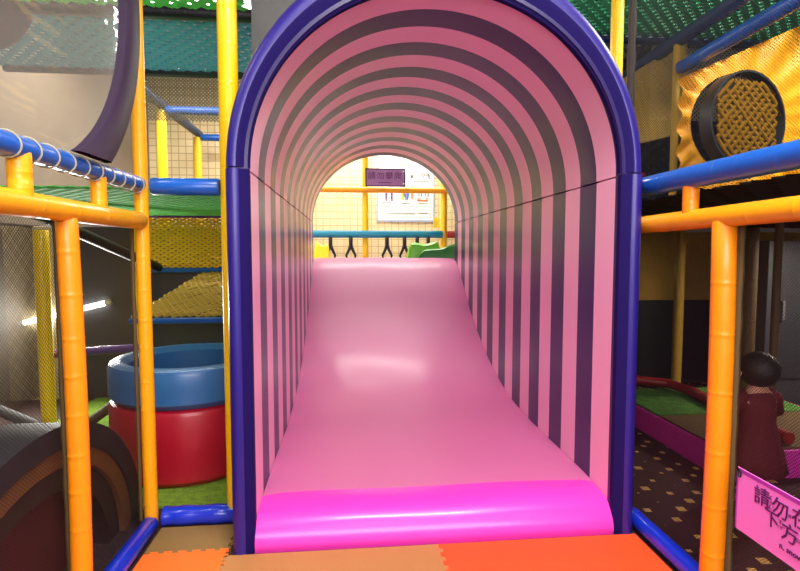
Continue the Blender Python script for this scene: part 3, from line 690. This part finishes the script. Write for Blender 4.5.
fine_net('wall_net', [(-1.2,6.68,1.15),(1.9,6.68,1.15),(1.9,6.68,3.2),(-1.2,6.68,3.2)], M['net_back'], 'pale square net beyond the tunnel before the cream wall', [])
vp = thing('hanging_sign', 'small purple sign with four dark characters on the amber rail', 'sign', (.43, 6.42, 2.05))
bd = obj('board', bx((.19, 6.425, 2.033), (.672, 6.44, 2.237), .003), M['signpurple'], vp)
fb = bmesh.new()
for a, b in (((.183,2.231),(.679,2.245)), ((.183,2.025),(.679,2.037)), ((.183,2.025),(.197,2.245)), ((.663,2.025),(.679,2.245))): box(fb, (a[0], 6.42, a[1]), (b[0], 6.444, b[1]))
obj('frame', fb, M['frame'], vp)
lt = bmesh.new(); FM = lambda x, y, z: Matrix.Translation((x, y, z)) @ Matrix.Rotation(PI/2, 4, 'X')
for i, s in enumerate('請勿攀爬'): merge(lt, text_bm(s, .1), FM(.262+i*.108, 6.423, 2.15))
box(lt, (.34, 6.422, 2.068), (.5, 6.425, 2.077))
obj('lettering', lt, M['ink'], bd)
for z in (2.21, 2.06): obj('white_screw', bx((.646, 6.414, z-.009), (.664, 6.42, z+.009), .002), M['white'], vp)
# poster on the back wall
PX0, PX1, PZ0, PZ1, PYY = .40, 1.215, 1.69, 2.72, 7.585
ps = thing('wall_poster', 'pale blue instruction poster with little pictures on the cream wall', 'poster', ((PX0+PX1)/2, PYY, PZ0))
obj('sheet', bx((PX0, PYY, PZ0), (PX1, PYY+.012, PZ1), .003), M['posterwhite'], ps)
fb = bmesh.new()
for a, b in (((PX0-.02,PZ0-.03),(PX1+.02,PZ0)), ((PX0-.02,PZ1),(PX1+.02,PZ1+.02)), ((PX0-.02,PZ0),(PX0,PZ1)), ((PX1,PZ0),(PX1+.02,PZ1))): box(fb, (a[0], PYY-.003, a[1]), (b[0], PYY+.012, b[1]))
obj('border', fb, M['posterblue'], ps)
def marks(name, m, rects):
    bm = bmesh.new()
    for (x, z, w, h) in rects: box(bm, (PX0+x-w/2, PYY-.003, PZ0+z-h/2), (PX0+x+w/2, PYY-.0005, PZ0+z+h/2))
    obj(name, bm, M[m], ps)
rr = random.Random(5)
def glyph(x, z, s, k=6): return [(x+rr.uniform(-.4,.4)*s, z+rr.uniform(-.4,.4)*s, *((s*.7, s*.1) if rr.random() < .5 else (s*.1, s*.6))) for _ in range(k)]
g = []
for x in (.36,.45): g += glyph(x, .92, .035)
for x in (.26,.34,.42,.50,.58): g += glyph(x, .855, .04)
g += [(.42,.80,.22,.008)]; g += glyph(.52,.68,.06,4)+glyph(.5,.62,.07,7)+glyph(.66,.66,.07,7)+glyph(.74,.64,.09,8)+[(.56,.56,.1,.008),(.68,.56,.14,.008)]
marks('caption_text', 'pgrey', g+[(.12,.25,.14,.006),(.15,.2,.1,.006),(.4,.24,.12,.006),(.66,.24,.14,.006),(.35,.09,.4,.012),(.66,.1,.14,.01)])
marks('violet_figures', 'pviolet', [(.12,.4,.035,.12),(.12,.31,.03,.07),(.2,.4,.035,.12),(.2,.31,.03,.07)])
marks('climbing_frame_picture', 'porange', [(.38,.42,.02,.16),(.5,.4,.03,.18),(.42,.46,.1,.02),(.66,.28,.16,.02),(.6,.3,.02,.05),(.72,.3,.02,.05)])
marks('blue_figure', 'pblue', [(.42,.36,.07,.07),(.42,.31,.04,.05)])
marks('yellow_figure', 'pyellow', [(.36,.34,.04,.1),(.45,.41,.05,.05)])
marks('outline_figures', 'pgrey', [(.6,.4,.012,.12),(.64,.4,.012,.12),(.7,.4,.012,.12),(.74,.4,.012,.12)])
tag(obj('warning_tag', bx((1.07, 6.66, 1.53), (1.15, 6.665, 1.66), .003), M['yelcushion']), 'small yellow warning tag on the net above the teal rail', 'tag')
# black forked straps under the teal rail
def strap_bm(m):
    bm = bmesh.new()
    sweep(bm, [(0,0,.0),(0,0,-.13)], .024, 8)
    for s in (-1, 1): sweep(bm, [(0,0,-.09),(s*.022,-.005,-.16),(s*.058,-.01,-.235),(s*.05,-.012,-.262)], [.02,.018,.014,.012], 8)
    bmesh.ops.create_icosphere(bm, subdivisions=2, radius=.02, matrix=Matrix.Translation((0,0,-.09)))
    return bm
xs = [-.286,-.04,.655,.90]
labs = ['black forked strap under the teal rail, first from the left', 'black forked strap under the teal rail, second from the left', 'black forked strap under the teal rail just right of the yellow post', 'black forked strap under the teal rail left of the green cushions']
xs = [-.25, .0, .45, .67, .83, .97]
labs = ['black forked strap under the teal rail, leftmost of the row', 'black forked strap under the teal rail just left of the yellow post', 'black forked strap under the teal rail just right of the yellow post', 'black forked strap under the teal rail left of the green cushions', 'black strap behind the pale green cushion', 'black strap above the join of the green cushions']
s0 = obj('forked_strap', strap_bm(0), M['padblack'], None, True)
for i, (x, l) in enumerate(zip(xs, labs)):
    o = s0 if i == 0 else s0.copy()
    if i: C.objects.link(o)
    o.location = (x, 6.44, 1.405); tag(o, l, 'strap', 'forked straps hanging under the teal rail')
def cushion(x0, x1, y0, y1, z0, h0, h1, m, label):
    bm = bmesh.new(); nx_, ny_ = 16, 8; T = []
    for i in range(nx_+1):
        col = []
        for j in range(ny_+1):
            u, w = i/nx_, j/ny_; e = min(u, 1-u)*8; e2 = min(w, 1-w)*6; k = min(1, e)**.5*min(1, e2)**.5
            col.append(bm.verts.new((x0+(x1-x0)*u, y0+(y1-y0)*w, z0+.01+(h0+(h1-h0)*u)*k*(1+.08*math.sin(u*9)))))
        T.append(col)
    for i in range(nx_):
        for j in range(ny_): bm.faces.new((T[i][j], T[i+1][j], T[i+1][j+1], T[i][j+1]))
    bt = bmesh.ops.extrude_edge_only(bm, edges=[e for e in bm.edges if e.is_boundary])
    for v in bt['geom']:
        if isinstance(v, bmesh.types.BMVert): v.co.z = z0
    be = [e for e in bm.edges if e.is_boundary]; bmesh.ops.holes_fill(bm, edges=be)
    tag(obj('play_cushion', bm, M[m], None, 'auto'), label, 'cushion', 'vinyl cushions on the platform beyond the slide')
cushion(.64, 1.03, 5.78, 6.0, 1.148, .15, .17, 'lime', 'pale lime green cushion behind the darker green one')
cushion(.74, 1.22, 5.6, 5.74, 1.148, .06, .15, 'bluecushion', 'dark green wedge cushion at the top of the slide')
cushion(-.42, -.24, 5.9, 6.1, 1.148, .17, .13, 'yelcushion', 'yellow cushion at the left beyond the top of the slide')

# ================================================================ LIGHTS
def add_overhead_light(x, y, z, sx, sy, power, col, label, thick=True):
    t = thing('overhead_light', label, 'lamp', (x, y, z))
    obj('housing', bx((x-sx/2-.03, y-sy/2-.03, z+.01), (x+sx/2+.03, y+sy/2+.03, z+.06), .01), M['white'], t)
    obj('diffuser', bx((x-sx/2, y-sy/2, z-.002), (x+sx/2, y+sy/2, z+.009)), M['lamp'], t)
    l = bpy.data.lights.new('lamp_or_fill_light', 'AREA'); l.shape = 'RECTANGLE'; l.size = sx; l.size_y = sy; l.energy = power; l.color = col
    o = bpy.data.objects.new('lamp_or_fill_light', l); C.objects.link(o); o.location = (x, y, z-.02)
    u = l.copy(); u.energy = power*.3; p = bpy.data.objects.new('lamp_or_fill_light', u); C.objects.link(p); p.location = (x, y, z+.08); p.rotation_euler = (PI, 0, 0)  # second area light, added facing up to brighten the ceiling
    return o
add_overhead_light(.5, .5, 3.3, 1.5, .5, 62, (1,.95,.9), 'ceiling lamp over the corridor before the slide')
add_overhead_light(.4, 6.75, 3.5, 2.0, .5, 52, (1,.97,.92), 'ceiling lamp over the platform beyond the tunnel')
add_overhead_light(-1.6, 4.9, 3.45, 1.4, .4, 75, (1,.96,.88), 'ceiling lamp over the left play room')
add_overhead_light(-2.3, 1.5, 3.4, .6, .3, 12, (1,.96,.9), 'ceiling lamp behind the bubble window')
add_overhead_light(2.9, 2.2, 3.45, 1.0, .5, 65, (1,.95,.86), 'ceiling lamp over the upper right deck')
add_overhead_light(3.35, 3.0, 1.33, .3, .3, 14, (1,.85,.7), 'small added fill lamp, out of view, under the black webbing deck in the right room')  # added out of view to lift the dim right room
def add_fill_light(loc, rot, sx, sy, power, col):
    l = bpy.data.lights.new('fill_light', 'AREA'); l.shape = 'RECTANGLE'; l.size = sx; l.size_y = sy; l.energy = power; l.color = col
    o = bpy.data.objects.new('fill_light', l); C.objects.link(o); o.location = loc; o.rotation_euler = rot
add_fill_light((-2.15, 4.33, .72), (-PI/2, 0, 0), .45, .05, 18, (1,.97,.9))  # fill added to brighten the left nets from below
t = thing('fill_panel', 'large added fill panel, unseen, on the wall behind the corridor', 'lamp', (.4, -1.55, 1.4))  # added behind the camera to throw light into the near tunnel
obj('housing', bx((-1.15, -1.6, 1.35), (1.95, -1.55, 2.35), .01), M['white'], t)  # housing of the added fill panel
obj('diffuser', bx((-1.1, -1.551, 1.4), (1.9, -1.545, 2.3)), mat('lit_panel', (255,252,250), .5, emit=.8), t)
add_fill_light((.4, -1.53, 1.85), (PI/2, 0, 0), 3, .9, 60, (1,.94,.97))  # area light of the added panel
# magenta stage spotlight on the corridor ceiling
sp = bpy.data.lights.new('stage_spot', 'SPOT'); sp.energy = 45; sp.color = (1,.1,.9); sp.spot_size = 1.0; sp.spot_blend = .9; sp.shadow_soft_size = .15
so = bpy.data.objects.new('stage_spot', sp); C.objects.link(so); so.location = (.35, .2, 3.1)
so.rotation_euler = (Vector((.35, 2.3, .1))-Vector(so.location)).to_track_quat('-Z', 'Y').to_euler()

w = bpy.data.worlds.new('World'); bpy.context.scene.world = w; w.use_nodes = True
w.node_tree.nodes['Background'].inputs[0].default_value = (.6,.6,.65,1); w.node_tree.nodes['Background'].inputs[1].default_value = .3

# ================================================================ CAMERA
f = 515/800*36
cam = bpy.data.cameras.new('camera'); cam.lens = f; cam.sensor_width = 36; cam.clip_start = .02
co = bpy.data.objects.new('camera', cam); C.objects.link(co); co.location = (0, 0, 1.21)
co.rotation_euler = (PI/2-math.atan(33/515), 0, -math.atan(49/515))
sc = bpy.context.scene; sc.camera = co
sc.view_settings.view_transform = 'Standard'; sc.view_settings.look = 'None'; sc.view_settings.gamma = 1; sc.view_settings.exposure = .6
sc.cycles.transparent_max_bounces = 32; sc.cycles.max_bounces = 8
